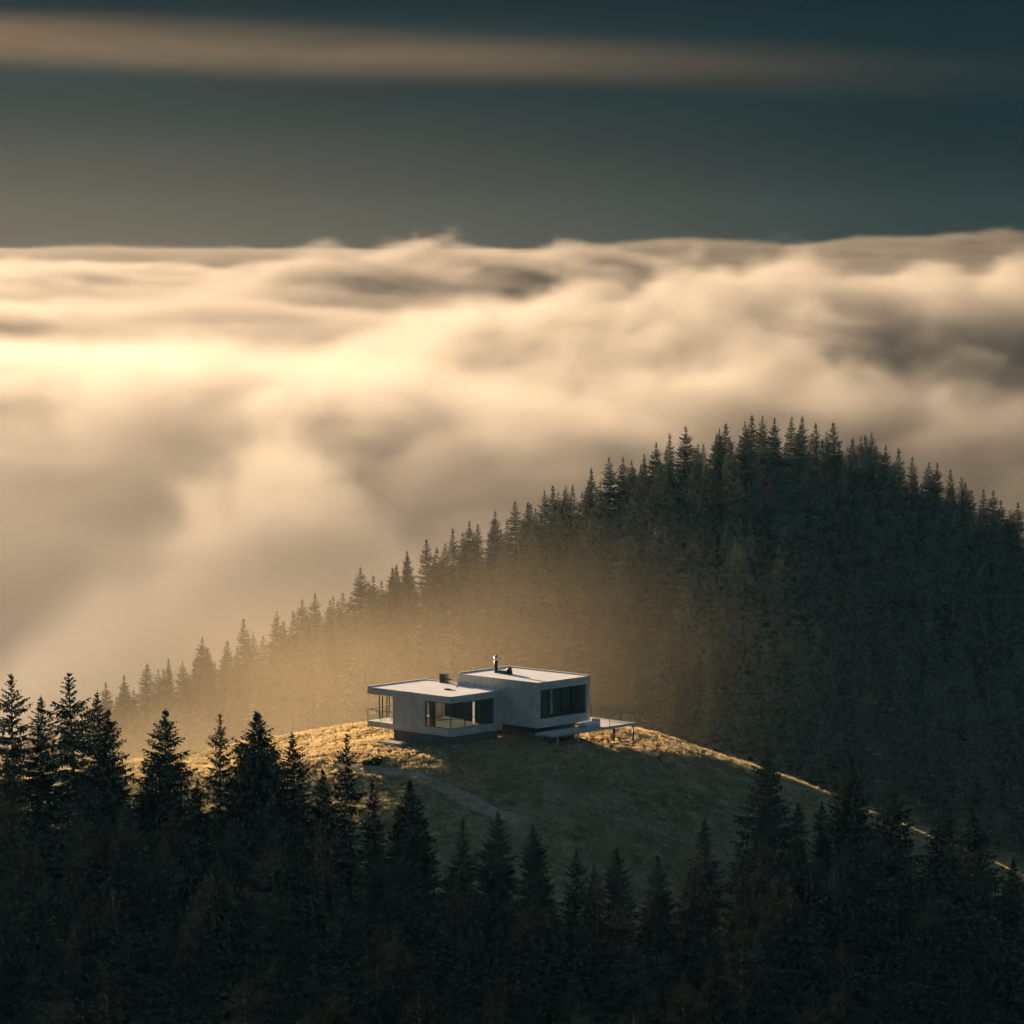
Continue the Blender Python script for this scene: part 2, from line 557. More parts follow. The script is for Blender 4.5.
def scatter(name, pts, scl, rot, meshes, material):
    """one object whose geometry nodes set out copies of the given meshes on its points"""
    me = bpy.data.meshes.new(name)
    me.vertices.add(len(pts))
    me.vertices.foreach_set('co', np.asarray(pts, dtype=np.float32).ravel())
    for nm, ty, arr in (('scl', 'FLOAT', scl), ('rot', 'FLOAT', rot), ('var', 'INT', np.arange(len(pts)) % len(meshes))):
        at = me.attributes.new(nm, ty, 'POINT')
        at.data.foreach_set('value', np.asarray(arr, dtype=np.int32 if ty == 'INT' else np.float32))
    o = mesh_ob(name, me, material)
    t = bpy.data.node_groups.new(name + '_nodes', 'GeometryNodeTree')
    t.interface.new_socket('Geometry', in_out='INPUT', socket_type='NodeSocketGeometry')
    t.interface.new_socket('Geometry', in_out='OUTPUT', socket_type='NodeSocketGeometry')
    G = Nodes(t)
    gi, go = G.n('NodeGroupInput'), G.n('NodeGroupOutput')
    sclA = G.n('GeometryNodeInputNamedAttribute', {'Name': 'scl'}, data_type='FLOAT').outputs[0]
    rotA = G.n('GeometryNodeInputNamedAttribute', {'Name': 'rot'}, data_type='FLOAT').outputs[0]
    varA = G.n('GeometryNodeInputNamedAttribute', {'Name': 'var'}, data_type='INT').outputs[0]
    jn = G.n('GeometryNodeJoinGeometry')
    for k, src in enumerate(meshes):
        oi = G.n('GeometryNodeObjectInfo', {'Object': src}, transform_space='ORIGINAL')
        cmp_ = G.n('FunctionNodeCompare', data_type='INT', operation='EQUAL')
        G.set(cmp_.inputs[2], varA)
        G.set(cmp_.inputs[3], k)
        ip = G.n('GeometryNodeInstanceOnPoints', {'Points': gi.outputs[0], 'Selection': cmp_.outputs[0], 'Instance': oi.outputs['Geometry'],
                                                  'Scale': G.n('ShaderNodeCombineXYZ', {0: sclA, 1: sclA, 2: sclA}).outputs[0]})
        G.set(ip.inputs['Rotation'], G.n('ShaderNodeCombineXYZ', {2: rotA}).outputs[0])
        t.links.new(ip.outputs[0], jn.inputs[0])
    t.links.new(jn.outputs[0], go.inputs[0])
    md = o.modifiers.new('set_out', 'NODES')
    md.node_group = t
    return tag(o, kind='stuff')


HO = pix(538, 728.5, 311.0)             # lower front corner of the tall block
HA = radians(43)
HX = Vector((cos(HA), -sin(HA), 0))
HY = Vector((sin(HA), cos(HA), 0))


def hloc(x, y):
    d = Vector((x - HO.x, y - HO.y, 0))
    return d.dot(HX), d.dot(HY)


rs = np.random.RandomState(11)
tufts = [mesh_ob('grass_tuft', tuft_mesh('grass_tuft', 40 + k, 26, 0.32, 0.28), M['grass']) for k in range(4)]
# the four source tufts stand in the meadow themselves and belong to the grass
gx, gy = rs.uniform(-48, 54, 90000), rs.uniform(262, 334, 90000)
lx, ly = (gx - HO.x) * HX.x + (gy - HO.y) * HX.y, (gx - HO.x) * HY.x + (gy - HO.y) * HY.y
inside = ((lx > -11.8) & (lx < -3.6) & (ly > -7.3) & (ly < 0.3)) | ((lx > -8.2) & (lx < -1.0) & (ly > 0.8) & (ly < 6.2))
patch = 0.5 + 0.5 * np.sin(gx * .31 + 1.3 * np.sin(gy * .23)) * np.sin(gy * .37 + np.sin(gx * .19))
near_path = np.zeros(len(gx), dtype=bool)
for (ax_, ay_), (bx_, by_) in zip(PATH[:-1], PATH[1:]):
    tq = np.clip(((gx - ax_) * (bx_ - ax_) + (gy - ay_) * (by_ - ay_)) / ((bx_ - ax_) ** 2 + (by_ - ay_) ** 2), 0, 1)
    near_path |= np.hypot(gx - ax_ - tq * (bx_ - ax_), gy - ay_ - tq * (by_ - ay_)) < 0.75
keep = (~inside) & ((~near_path) | (rs.rand(len(gx)) < 0.12)) & (rs.rand(len(gx)) < 0.30 + 0.6 * patch)
gx, gy, patch = gx[keep], gy[keep], patch[keep]
gz = ground(gx, gy)
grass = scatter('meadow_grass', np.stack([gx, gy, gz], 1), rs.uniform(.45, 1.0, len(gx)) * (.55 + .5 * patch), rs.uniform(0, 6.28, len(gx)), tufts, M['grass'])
for k, o in enumerate(tufts):
    o.parent = grass
    o.location = (float(gx[k]), float(gy[k]), float(gz[k]))
tag(grass, kind='stuff')

# ------------------------------------------------------------------ spruces
H0 = 15.0


def spruce_mesh(seed, R=2.5, power=0.9, step=0.27, per=6, gap=0.0, ragged=0.25, droop=0.30, low=0.9, twig=1.0):
    rn = np.random.RandomState(seed)
    V, Fq = [], []
    cnt = 0

    def leaf(base, d, L, w, up):
        nonlocal cnt
        d = d / np.linalg.norm(d)
        s = np.cross(d, up)
        s = s / (np.linalg.norm(s) + 1e-9)
        mid = base + d * L * 0.45 + np.array([0, 0, -0.03 * L])
        tip = base + d * L + np.array([0, 0, -0.14 * L])
        V.extend([base, mid + s * w, tip, mid - s * w])
        Fq.append((cnt, cnt + 1, cnt + 2, cnt + 3))
        cnt += 4

    zc = low
    while zc < H0 - 0.25:
        f = zc / H0
        Lmax = R * (1 - f) ** power * min(1.0, 0.22 + 0.78 * (1 - f) / 0.15) + 0.08
        n = max(3, int(per * (0.65 + 0.45 * (1 - f)) + rn.uniform(-1, 1)))
        whorl = rn.uniform(1 - ragged, 1 + ragged * .6)
        if rn.rand() < gap:
            whorl *= 0.45
        a0 = rn.uniform(0, 2 * pi)
        for k in range(n):
            a = a0 + 2 * pi * k / n + rn.uniform(-.35, .35)
            L = Lmax * whorl * rn.uniform(1 - ragged * .8, 1.1)
            if rn.rand() < gap * 0.6:
                L *= 0.5
            z = zc + rn.uniform(-.12, .12)
            rise = 0.40 * f ** 2 + 0.7 * f ** 10 - droop * (1 - f) + rn.uniform(-.1, .1)
            out = np.array([cos(a), sin(a), 0.0])
            side = np.array([-sin(a), cos(a), 0.0])
            ns = max(3, int(L / 0.16))
            prev = np.array([0, 0, z])
            for j in range(1, ns + 1):
                u = j / ns
                q = out * L * u + np.array([0, 0, z + L * (rise * u + 0.28 * u * u * (1 - f) + 0.0)])
                # spine
                leaf(prev, q - prev + 1e-5, np.linalg.norm(q - prev) * 1.7, 0.05 + .035 * twig, np.array([0, 0, 1.0]))
                tl = (0.16 + 0.36 * L * (1 - u) ** 0.8 * min(1.0, u * 2.2)) * twig * rn.uniform(.75, 1.2)
                tl = min(tl, 0.80) * (0.42 + 0.58 * min(1.0, (1 - f) / 0.22))
                for sg in (-1, 1):
                    dvec = out * rn.uniform(.35, .8) + side * sg * rn.uniform(.6, 1.0) + np.array([0, 0, rn.uniform(-.45, .1)])
                    leaf(q, dvec, tl, 0.065 + 0.06 * tl, np.array([rn.uniform(-.4, .4), rn.uniform(-.4, .4), 1.0]))
                if rn.rand() < 0.55:
                    dvec = np.array([rn.uniform(-.3, .3), rn.uniform(-.3, .3), -1.0]) + out * .2
                    leaf(q, dvec, tl * rn.uniform(.5, .9), 0.08, side)
                prev = q
        zc += step * rn.uniform(.75, 1.25) * (0.75 + 0.5 * (1 - f))
    # leader
    for k in range(10):
        a = rn.uniform(0, 2 * pi)
        z = H0 - 0.05 - k * 0.09
        leaf(np.array([0, 0, z - .12]), np.array([cos(a) * .35, sin(a) * .35, 1.0]), 0.22 + .01 * k, 0.035, np.array([cos(a), sin(a), 0.2]))
    return np_mesh('spruce_crown', np.array(V), np.array(Fq))


def trunk_mesh(seed):
    b = MB()
    rn = random.Random(seed)
    pts = [(rn.uniform(-.04, .04), rn.uniform(-.04, .04), H0 * k / 6) for k in range(7)]
    pts[0] = (0, 0, -1.2)
    rad = [0.24, 0.20, 0.165, 0.13, 0.095, 0.06, 0.018]
    for k in range(6):
        b.tube(pts[k], pts[k + 1], rad[k], rad[k + 1], 9, cap=False)
    me = bpy.data.meshes.new('spruce_trunk')
    bmesh.ops.remove_doubles(b.bm, verts=b.bm.verts, dist=0.03)
    # a few dead limbs low on the stem
    for k in range(9):
        a = rn.uniform(0, 2 * pi)
        z = rn.uniform(.8, 3.5)
        b.tube((0, 0, z), (cos(a) * rn.uniform(.5, 1.1), sin(a) * rn.uniform(.5, 1.1), z - rn.uniform(.05, .3)), .03, .008, 5)
    b.bm.to_mesh(me)
    b.bm.free()
    me.materials.append(M['bark'])
    return me


KINDS = {
    'dense': [spruce_mesh(1, 4.9, .76, .23, 10, .0, .16, .36, twig=1.45), spruce_mesh(2, 4.7, .78, .23, 10, .03, .20, .34, twig=1.45)],
    'full': [spruce_mesh(3, 4.4, .76, .27, 9, .06, .26, .38, twig=1.4), spruce_mesh(4, 4.2, .74, .28, 9, .08, .28, .36, twig=1.4), spruce_mesh(5, 4.6, .80, .27, 9, .06, .30, .40, twig=1.4)],
    'open': [spruce_mesh(6, 4.1, .70, .36, 8, .18, .34, .42, twig=1.35), spruce_mesh(7, 3.9, .68, .38, 8, .20, .36, .40, twig=1.35)],
    'slim': [spruce_mesh(8, 3.1, .70, .27, 8, .10, .30, .40, twig=1.3), spruce_mesh(9, 2.9, .68, .28, 8, .14, .34, .38, twig=1.3)],
    'far': [spruce_mesh(20, 3.9, .84, .44, 9, .03, .26, .24, twig=1.4), spruce_mesh(21, 3.5, .80, .44, 9, .05, .28, .26, twig=1.4),
            spruce_mesh(22, 4.3, .88, .46, 9, .05, .30, .26, twig=1.4), spruce_mesh(23, 3.1, .80, .46, 9, .08, .34, .26, twig=1.4)],
}
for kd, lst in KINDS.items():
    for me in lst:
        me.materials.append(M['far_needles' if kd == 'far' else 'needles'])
TRUNKS = [trunk_mesh(70), trunk_mesh(71), trunk_mesh(72)]
rt = random.Random(77)
PROTO = {}
N_TREES = [0]


def spruce(x, y, h, kind, label, group, wide=1.0, z=None):
    """one tree: an Empty at the foot with its trunk and its crown; the first of each mesh is built, the others are copies"""
    me = rt.choice(KINDS[kind])
    if z is None:
        z = float(ground(x, y)) - 0.1
    root = empty('spruce_tree', (x, y, z), rt.uniform(0, 2 * pi), label, 'tree', group)
    s = h / H0
    root.scale = (s * wide, s * wide, s)
    root.rotation_euler = (rt.gauss(0, .018), rt.gauss(0, .018), root.rotation_euler.z)
    if me.name not in PROTO:
        tr = mesh_ob('trunk', rt.choice(TRUNKS), None)
        cr = mesh_ob('crown', me, None)
        PROTO[me.name] = (tr, cr)
    else:
        a, b = PROTO[me.name]
        tr, cr = a.copy(), b.copy()
        COL.objects.link(tr)
        COL.objects.link(cr)
    tr.parent = root
    cr.parent = root
    N_TREES[0] += 1
    return root


def solve_tip(px, py, target, lo=205, hi=300):
    """distance at which a tree of about the target height has its tip at the pixel"""
    best = None
    for Yd in np.arange(lo, hi, 1.0):
        p = pix(px, py, Yd)
        h = p.z - float(ground(p.x, Yd)) + 0.1
        e = abs(h - target)
        if h > 3 and (best is None or e < best[0]):
            best = (e, p.x, float(Yd), h)
    return best[1:]


FG = 'spruces of the dark forest in front of the house'
tips = [
    # px, py, target height, kind, width, label
    (13, 674, 18, 'open', 1.0, 'tall spruce at the left end of the dark front forest, first of two highest tips'),
    (40, 694, 16, 'slim', 1.15, 'slimmer spruce between the two tallest front spruces, its tip lower than both'),
    (77, 671, 19, 'open', 1.15, 'tallest front spruce, open see-through crown with upturned ragged boughs against pale fog'),
    (95, 690, 16, 'slim', 1.0, 'thin spruce half hidden against the right flank of the tallest open-crowned spruce'),
    (112, 707, 17, 'full', .85, 'narrow pointed spruce just right of the tallest open-crowned spruce'),
    (163, 708, 16, 'full', 1.1, 'broad ragged spruce standing apart, golden meadow glinting on both its sides'),
    (219, 713, 16, 'open', .80, 'sparse thin-crowned spruce just left of the dense cone-shaped spruce'),
    (258, 711, 16, 'dense', 1.05, 'densest cone-shaped dark spruce in front of the golden meadow edge'),
    (300, 731, 14, 'slim', 1.1, 'slender spruce with tip against the sunlit meadow, right of the dense cone-shaped one'),
    (343, 733, 14, 'open', .80, 'thin gappy spruce whose tip reaches the sunlit meadow beside the small shrub'),
    (326, 768, 11, 'full', .9, 'low spruce tucked at the left foot of the thin gappy one by the shrub'),
    (375, 779, 11, 'slim', .95, 'very slender small spruce just below the shrub, left of a denser cone'),
    (410, 779, 13, 'dense', .85, 'dense pointed spruce just below the trodden path, at the left edge of the shaded slope'),
    (463, 816, 11, 'slim', 1.0, 'thin spruce tip before the shaded slope, left one of the close pair'),
    (493, 811, 12, 'full', .95, 'fuller spruce before the shaded slope, right one of the close pair'),
    (536, 823, 12, 'full', .9, 'pointed spruce standing before the middle of the shaded slope below the tall block'),
    (576, 850, 11, 'open', .9, 'brownish loose-crowned spruce right of the pointed one below the tall block'),
    (594, 863, 10, 'slim', 1.0, 'small thin spruce between two brownish ones below the deck'),
    (619, 846, 12, 'full', .9, 'spruce with brown-lit side boughs below the deck of the house'),
    (659, 853, 12, 'full', .85, 'spruce low on the shaded slope, next right from the brown-lit one below the deck'),
    (705, 817, 11, 'slim', 1.2, 'faint spruce against the lower right of the shaded slope, left of the ridge-crossing one'),
    (688, 871, 11, 'full', .9, 'brown-tinged spruce deep in the front forest, below the faint one on the slope'),
    (742, 890, 13, 'full', 1.0, 'brown-lit bushy spruce rising from black shade low in the front forest'),
    (776, 925, 11, 'full', .9, 'lower small spruce between two brown-lit bushy spruces'),
    (806, 903, 13, 'full', 1.05, 'brown-lit broad spruce farthest right among those rising from black shade'),
    (710, 898, 11, 'slim', 1.1, 'narrow spruce leaning on the left of the brown-lit bushy spruce'),
    (768, 741, 15, 'full', .95, 'tall spruce crossing the sunlit rim of the slope, standing alone right of the house'),
    (798, 802, 10, 'slim', 1.1, 'short spruce right beside the tall one that crosses the sunlit rim'),
    (823, 800, 10, 'slim', 1.0, 'short spruce at the left foot of the twin spruces right of the slope'),
    (844, 762, 15, 'slim', 1.15, 'left, thinner one of the twin spruces where the sunlit rim ends'),
    (855, 756, 16, 'full', .85, 'right, taller one of the twin spruces where the sunlit rim ends'),
    (887, 770, 15, 'full', 1.0, 'single broad spruce just right of the twin spruces'),
    (932, 809, 14, 'slim', 1.2, 'left one of the close pair of spruces near the right frame edge'),
    (942, 805, 15, 'full', .9, 'right, slightly taller one of the close pair near the right frame edge'),
    (985, 804, 16, 'full', 1.05, 'broad spruce nearest the right edge, last tall tip before the rim drops away'),
    (1018, 858, 13, 'full', 1.0, 'spruce cut by the right frame edge, lower than the broad one beside it'),
    (11, 756, 13, 'full', 1.0, 'brownish spruce at the left frame edge, in front of the tall pair'),
    (90, 771, 13, 'full', 1.05, 'brown-lit bushy spruce below the tallest open-crowned spruce'),
    (143, 776, 12, 'full', .9, 'lower spruce at the left foot of the broad ragged standing-apart spruce'),
    (196, 778, 12, 'full', .9, 'lower spruce between the broad ragged spruce and the sparse thin-crowned one'),
    (272, 797, 12, 'full', 1.0, 'brown-tinged spruce in front of the dense cone-shaped one'),
    (296, 783, 12, 'open', 1.0, 'brownish low spruce in front of the slender spruce by the meadow'),
    (764, 834, 13, 'full', 1.0, 'spruce in front of the tall rim-crossing one, its tip against that trunk'),
    (848, 841, 13, 'full', 1.0, 'dark spruce in front of the twin spruces, below their crowns'),
    (905, 862, 13, 'full', 1.0, 'dark spruce below the gap between single broad spruce and close pair'),
]
placed = []
for px_, py_, th, kind, wd, lab in tips:
    x_, y_, h_ = solve_tip(px_, py_, th)
    spruce(x_, y_, h_, kind, lab, FG, wd)
    placed.append((x_, y_))

# the rest of the front forest
LIM_X = [-100, 0, 130, 200, 260, 330, 380, 420, 480, 560, 650, 700, 760, 830, 880, 930, 1024, 1120]
LIM_Y = [765, 770, 795, 805, 806, 815, 850, 850, 872, 885, 885, 855, 835, 818, 816, 838, 850, 860]
ra = random.Random(5)
n_fill = 0
for row, Yd in enumerate(np.arange(266, 184, -5.6)):
    half = Yd * 0.1422 + 5
    for Xd in np.arange(-half, half, 5.3):
        x_, y_ = Xd + ra.uniform(-1.9, 1.9) + (row % 2) * 2.6, Yd + ra.uniform(-2.0, 2.0)
        gz_ = float(ground(x_, y_)) - 0.1
        h_ = ra.uniform(10.5, 15.5)
        q = to_pix((x_, y_, gz_ + h_))
        lim = float(np.interp(q[0], LIM_X, LIM_Y))
        if q[1] < lim:
            h_ -= (lim - q[1]) / F_PX * y_
            if h_ < 7.5:
                continue
            h_ += ra.uniform(-1.2, 0)
        if to_pix((x_, y_, gz_ + h_))[1] > 1040 or any((x_ - a) ** 2 + (y_ - b) ** 2 < 5.5 for a, b in placed):
            continue
        spruce(x_, y_, h_, ra.choice(['full', 'full', 'dense', 'open', 'slim']),
               'dark spruce lost in the black shade of the dense front forest', FG, ra.uniform(.9, 1.2), gz_)
        placed.append((x_, y_))
        n_fill += 1

# the hill behind: skyline trees one by one
RG = 'spruces on the skyline of the hill behind the house'
ridge_tips = [(107, 682), (124, 675), (145, 664), (169, 658), (183, 661), (202, 637), (228, 641), (244, 618), (275, 610), (300, 599), (313, 593), (334, 596),
              (361, 567), (397, 565), (406, 550), (427, 539), (454, 528), (471, 521), (478, 524), (495, 511), (516, 501), (527, 502), (546, 490), (556, 485), (568, 486),
              (594, 468), (611, 457), (624, 457), (644, 454), (655, 442), (670, 433), (687, 426), (718, 428), (724, 423), (745, 421), (752, 415), (761, 416), (774, 418),
              (788, 416), (801, 416), (817, 423), (827, 431), (835, 422), (859, 436), (867, 435), (873, 432), (886, 445), (899, 448), (913, 457), (930, 462), (937, 462),
              (951, 469), (961, 477), (966, 482), (983, 489), (990, 490), (1002, 500), (1017, 502)]
special = {
    (361, 567): ('tallest broad spruce standing out on the left skyline above the low roof', 1.2),
    (202, 637): ('pointed spruce on the lower left skyline, topping its neighbours left of the tallest broad one', 1.05),
    (244, 618): ('spire-like spruce on the left skyline, first high tip left of the tallest broad one', .95),
    (107, 682): ('lowest spruce at the left foot of the misty skyline', 1.0),
    (145, 664): ('broad pale spruce near the left foot of the misty skyline', 1.35),
    (687, 426): ('pointed spruce on the skyline with a notch of fog on its right', 1.15),
    (724, 423): ('broad spruce on the skyline right of the fog notch, left of the summit clump', 1.35),
    (752, 415): ('highest spruce on the summit of the hill, in the dense clump', 1.3),
    (835, 422): ('sharp spruce at the right shoulder of the summit, last before the skyline falls', 1.15),
    (1017, 502): ('last spruce on the skyline at the right frame edge', 1.15),
    (427, 539): ('pointed spruce on the skyline above the stovepipe side of the house, left one', 1.05),
}
far_placed = []
for px_, py_ in ridge_tips:
    Yd = Y_RIDGE + ra.uniform(-3, 5)
    p = pix(px_, py_, Yd)
    lab, wd = special.get((px_, py_), (None, ra.uniform(.85, 1.15)))
    if lab is None:
        lab = ('slim misty spruce on the lower left skyline between the named taller tips' if px_ < 420 else
               'dark spruce on the rising middle skyline left of the summit' if px_ < 740 else
               'dark spruce in the row along the summit skyline' if px_ < 835 else 'dark spruce on the falling skyline right of the summit')
    spruce(p.x, Yd, p.z - float(ground(p.x, Yd)) + .3, 'far', lab, RG, wd)
    far_placed.append((p.x, Yd))


def ridge_py(px_):
    return float(np.interp(px_, RIDGE_PX, RIDGE_PY))


cand = []
for Yd in np.arange(584, 470, -5.2):
    for Xd in np.arange(-112, 112, 5.0):
        x_, y_ = Xd + ra.uniform(-1.7, 1.7), Yd + ra.uniform(-1.7, 1.7)
        gz_ = float(ground(x_, y_)) - .2
        h_ = ra.uniform(9.5, 16.5)
        q = to_pix((x_, y_, gz_ + h_))
        lim = ridge_py(q[0]) + ra.uniform(10, 26)
        if q[1] < lim:
            h_ -= (lim - q[1]) / F_PX * y_
        if h_ < 6.5 or q[0] < -45 or q[0] > 1069 or gz_ < -128:
            continue
        if any((x_ - a) ** 2 + (y_ - b) ** 2 < 5 for a, b in far_placed[:len(ridge_tips)]):
            continue
        cand.append((x_, y_, gz_, h_, q))
# individuals: the ones that show in the lit mist just above the house hill, as many as the count allows
cand.sort(key=lambda c: (not (40 < c[4][0] < 660 and ridge_py(c[4][0]) + 3 < c[4][1] < 735), c[1]))
n_ind = max(0, 298 - N_TREES[0])
for x_, y_, gz_, h_, q in cand[:n_ind]:
    spruce(x_, y_, h_, 'far', 'spruce inside the wooded slope behind the house, below its skyline', 'spruces on the slope behind the house', ra.uniform(.95, 1.3), gz_)
rest = cand[n_ind:]
farsrc = [PROTO[me.name][1] for me in KINDS['far'] if me.name in PROTO]
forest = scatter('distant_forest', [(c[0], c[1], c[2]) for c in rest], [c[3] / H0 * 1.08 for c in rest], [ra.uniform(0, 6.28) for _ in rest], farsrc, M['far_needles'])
print('TREES', N_TREES[0], 'fill', n_fill, 'rest', len(rest))

# ------------------------------------------------------------------ house
house = empty('concrete_house', HO, -HA, 'flat-roofed concrete house of two boxes on the grassy hilltop with a deck', 'house')
BV = 0.02


def part(name, material, boxes, parent=house, bev=BV):
    b = MB()
    for a, c in boxes:
        b.box(a, c, bev)
    return b.build(name, material, parent)


Z_GR = -2.2
# low block
LX0, LX1, LY0 = -14.55, -4.28, -6.5
low_roof = part('low_roof', M['concrete'], [((LX0, LY0, 2.40), (LX1, -0.003, 2.93)), ((LX0, 0.0, 2.40), (-9.77, 0.7, 2.93)),
                                           ((LX0, LY0, 2.932), (LX0 + .22, 0.7, 3.08)), ((LX0 + .222, 0.50, 2.932), (-9.77, 0.7, 3.08)),
                                           ((LX0 + .222, LY0, 2.932), (LX1 - .182, LY0 + .18, 3.0)), ((LX1 - .18, LY0, 2.932), (LX1, -0.003, 3.0))])
part('membrane', M['membrane'], [((LX0 + .23, LY0 + .19, 2.934), (LX1 - .19, -0.01, 2.985)), ((LX0 + .23, 0.0, 2.934), (-9.78, 0.49, 2.985))], low_roof, 0)
part('facade_wall', M['concrete'], [((-11.4, LY0, -0.5), (-7.42, LY0 + .28, 2.398)), ((-7.418, LY0, -0.5), (LX1, LY0 + .30, 0.15)),
                                    ((LX1 - .3, LY0 + .302, -0.5), (LX1, -0.003, 0.15)), ((LX1 - .28, -1.0, 0.152), (LX1, -0.003, 2.398))])
part('floor_slab', M['concrete'], [((LX0, LY0, -0.48), (-11.402, 0.0, 0.0))])
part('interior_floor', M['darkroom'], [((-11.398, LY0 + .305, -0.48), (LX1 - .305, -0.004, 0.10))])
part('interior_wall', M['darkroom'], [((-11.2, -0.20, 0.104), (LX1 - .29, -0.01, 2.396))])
part('plinth', M['plinth'], [((-11.35, LY0 + .12, Z_GR), (LX1 - .15, -0.4, -0.502)), ((-8.0, 1.0, Z_GR), (-1.1, 6.0, -0.004))])


def window(name, frame_boxes, pane_boxes):
    f = part(name, M['frame'], frame_boxes, house, 0.008)
    for a, c in pane_boxes:
        part('pane', M['glass'], [(a, c)], f, 0)
    return f


def win_x(x0, x1, y, z0, z1, divs, t=.06, d=.08, rails=()):
    """window in a wall that runs along x"""
    fb = [((x0, y, z0), (x1, y + d, z0 + t)), ((x0, y, z1 - t), (x1, y + d, z1))]
    xs_ = [x0] + list(divs) + [x1]
    for k, x in enumerate(xs_):
        a = x if k == 0 else (x - t if k == len(xs_) - 1 else x - t / 2)
        fb.append(((a, y + .002, z0 + t + .001), (a + t, y + d - .002, z1 - t - .001)))
    for zz in rails:
        fb.append(((x0 + t, y + .01, zz), (x1 - t, y + d - .01, zz + .045)))
    pb = [((a + .03, y + d * .45, z0 + .02), (b - .03, y + d * .45 + .012, z1 - .02)) for a, b in zip(xs_[:-1], xs_[1:])]
    return fb, pb


def win_y(y0, y1, x, z0, z1, divs, t=.06, d=.08, rails=()):
    fb, pb = win_x(y0, y1, x, z0, z1, divs, t, d, rails)
    sw = lambda p: (p[1], p[0], p[2])
    return [(sw(a), sw(b)) for a, b in fb], [(sw(a), sw(b)) for a, b in pb]


window('window', *win_x(-7.41, LX1 - .09, LY0 + .10, 0.152, 2.398, (-6.35,), rails=(0.95,)))
window('window', *win_y(LY0 + .10, -1.002, LX1 - .17, 0.152, 2.398, (-4.6, -2.75), rails=(0.95,)))
window('window', *win_y(LY0 + .29, -0.22, -11.36, 0.104, 2.398, (-4.8, -3.3, -1.8)))
# terrace posts and glass rail at the far left end
for yy in (-5.1, -4.72, -4.16, -3.86, -1.5):
    part('terrace_post', M['steel'], [((LX0 + .06, yy, 0.002), (LX0 + .13, yy + .07, 2.398))], house, 0)
tr = part('terrace_railing', M['steel'], [((LX0 + .02, LY0 + .02, 1.0), (LX0 + .06, -0.02, 1.04)), ((LX0 + .062, LY0 + .02, 1.0), (-11.42, LY0 + .06, 1.04)),
                                          ((LX0 + .02, LY0 + .02, 0.002), (LX0 + .06, LY0 + .06, 0.998)), ((-12.9, LY0 + .02, 0.002), (-12.86, LY0 + .06, 0.998))], house, 0)
part('pane', M['rail_glass'], [((LX0 + .035, LY0 + .07, 0.05), (LX0 + .045, -0.05, 0.99))], tr, 0)
part('pane', M['rail_glass'], [((LX0 + .07, LY0 + .035, 0.05), (-12.92, LY0 + .045, 0.99))], tr, 0)
part('pane', M['rail_glass'], [((-12.84, LY0 + .035, 0.05), (-11.44, LY0 + .045, 0.99))], tr, 0)

# tall block
TX0, TY1, TZ = -9.75, 6.8, 4.0
high_roof = part('high_roof', M['concrete'], [((TX0, 0, 3.30), (0, TY1, 3.92)), ((TX0, 0.0, 3.922), (0, .15, 4.0)), ((-.15, .152, 3.922), (0, TY1 - .202, 4.0)),
                                             ((TX0, TY1 - .2, 3.922), (0, TY1, 4.10)), ((TX0, .152, 3.922), (TX0 + .2, TY1 - .202, 4.10))])
part('membrane', M['membrane'], [((TX0 + .21, .16, 3.924), (-.16, TY1 - .21, 3.985))], high_roof, 0)
part('block_wall', M['concrete'], [((TX0, 0.002, 0.752), (0, .30, 3.298)), ((TX0, .302, .752), (TX0 + .28, TY1, 3.298)),
                                   ((TX0 + .282, TY1 - .40, .752), (0, TY1, 3.298))])
part('block_floor', M['concrete'], [((TX0, 0, 0.0), (0, TY1, 0.75))])
part('loggia_shade_panels', M['darkroom'], [((-6.0, .303, .752), (-5.9, TY1 - .402, 3.298)), ((-5.898, .303, 3.20), (-.22, TY1 - .402, 3.297)), ((-1.80, TY1 - .44, .753), (-.22, TY1 - .403, 3.198)), ((-1.69, .304, .751), (-.22, TY1 - .442, .775))], house, 0)  # dark panels paint the deep shade inside the opening
window('loggia_window', *win_y(.303, 3.45, -1.90, .753, 3.198, (1.6, 2.6), t=.08, rails=(2.05,)))
part('loggia_pier', M['concrete'], [((-2.00, 3.46, .753), (-1.70, 3.74, 3.198))])
window('loggia_window', *win_y(3.75, TY1 - .402, -1.90, .753, 3.198, (5.0,), t=.06))

# stovepipe, cowl and vent boxes on the roofs
RX, RY = -7.75, 2.9
pipe = MB()
pipe.tube((RX, RY, 3.986), (RX, RY, 5.25), .17, .17, 18)
pipe = pipe.build('stovepipe', M['black'], high_roof, True)
b = MB()
b.tube((RX, RY, 5.10), (RX, RY, 5.40), .20, .20, 18)
b.build('pipe_band', M['zinc'], pipe, True)
b = MB()
b.tube((RX, RY, 5.402), (RX, RY, 5.46), .10, .10, 12)
b.tube((RX, RY, 5.461), (RX, RY, 5.60), .15, .04, 14)
b.build('pipe_cap', M['black'], pipe, True)
b = MB()
b.box((RX + .25, RY - .25, 3.987), (RX + 1.45, RY + .35, 4.22), .05)
b.tube((RX + 1.62, RY, 3.987), (RX + 1.62, RY, 4.42), .30, .24, 18)
b.ball((RX + 1.62, RY, 4.42), (.24, .24, .16), 2)
b.tube((RX + .17, RY, 4.10), (RX + .3, RY, 4.10), .08, .08, 10)
b.build('roof_fan', M['black'], high_roof)
b = MB()
b.box((-12.0, .02, 2.987), (-11.25, .48, 3.75), .03)
b.box((-12.04, -.02, 3.752), (-11.21, .49, 3.80), .01)
b.tube((-11.25, .25, 3.35), (-10.65, .25, 3.35), .07, .07, 10)
b.build('vent_box', M['black'], low_roof)
b = MB()
b.box((-8.2, -3.3, 2.986), (-7.75, -2.95, 3.10), .02)
b.box((-7.70, -3.25, 2.986), (-7.45, -2.98, 3.07), .02)
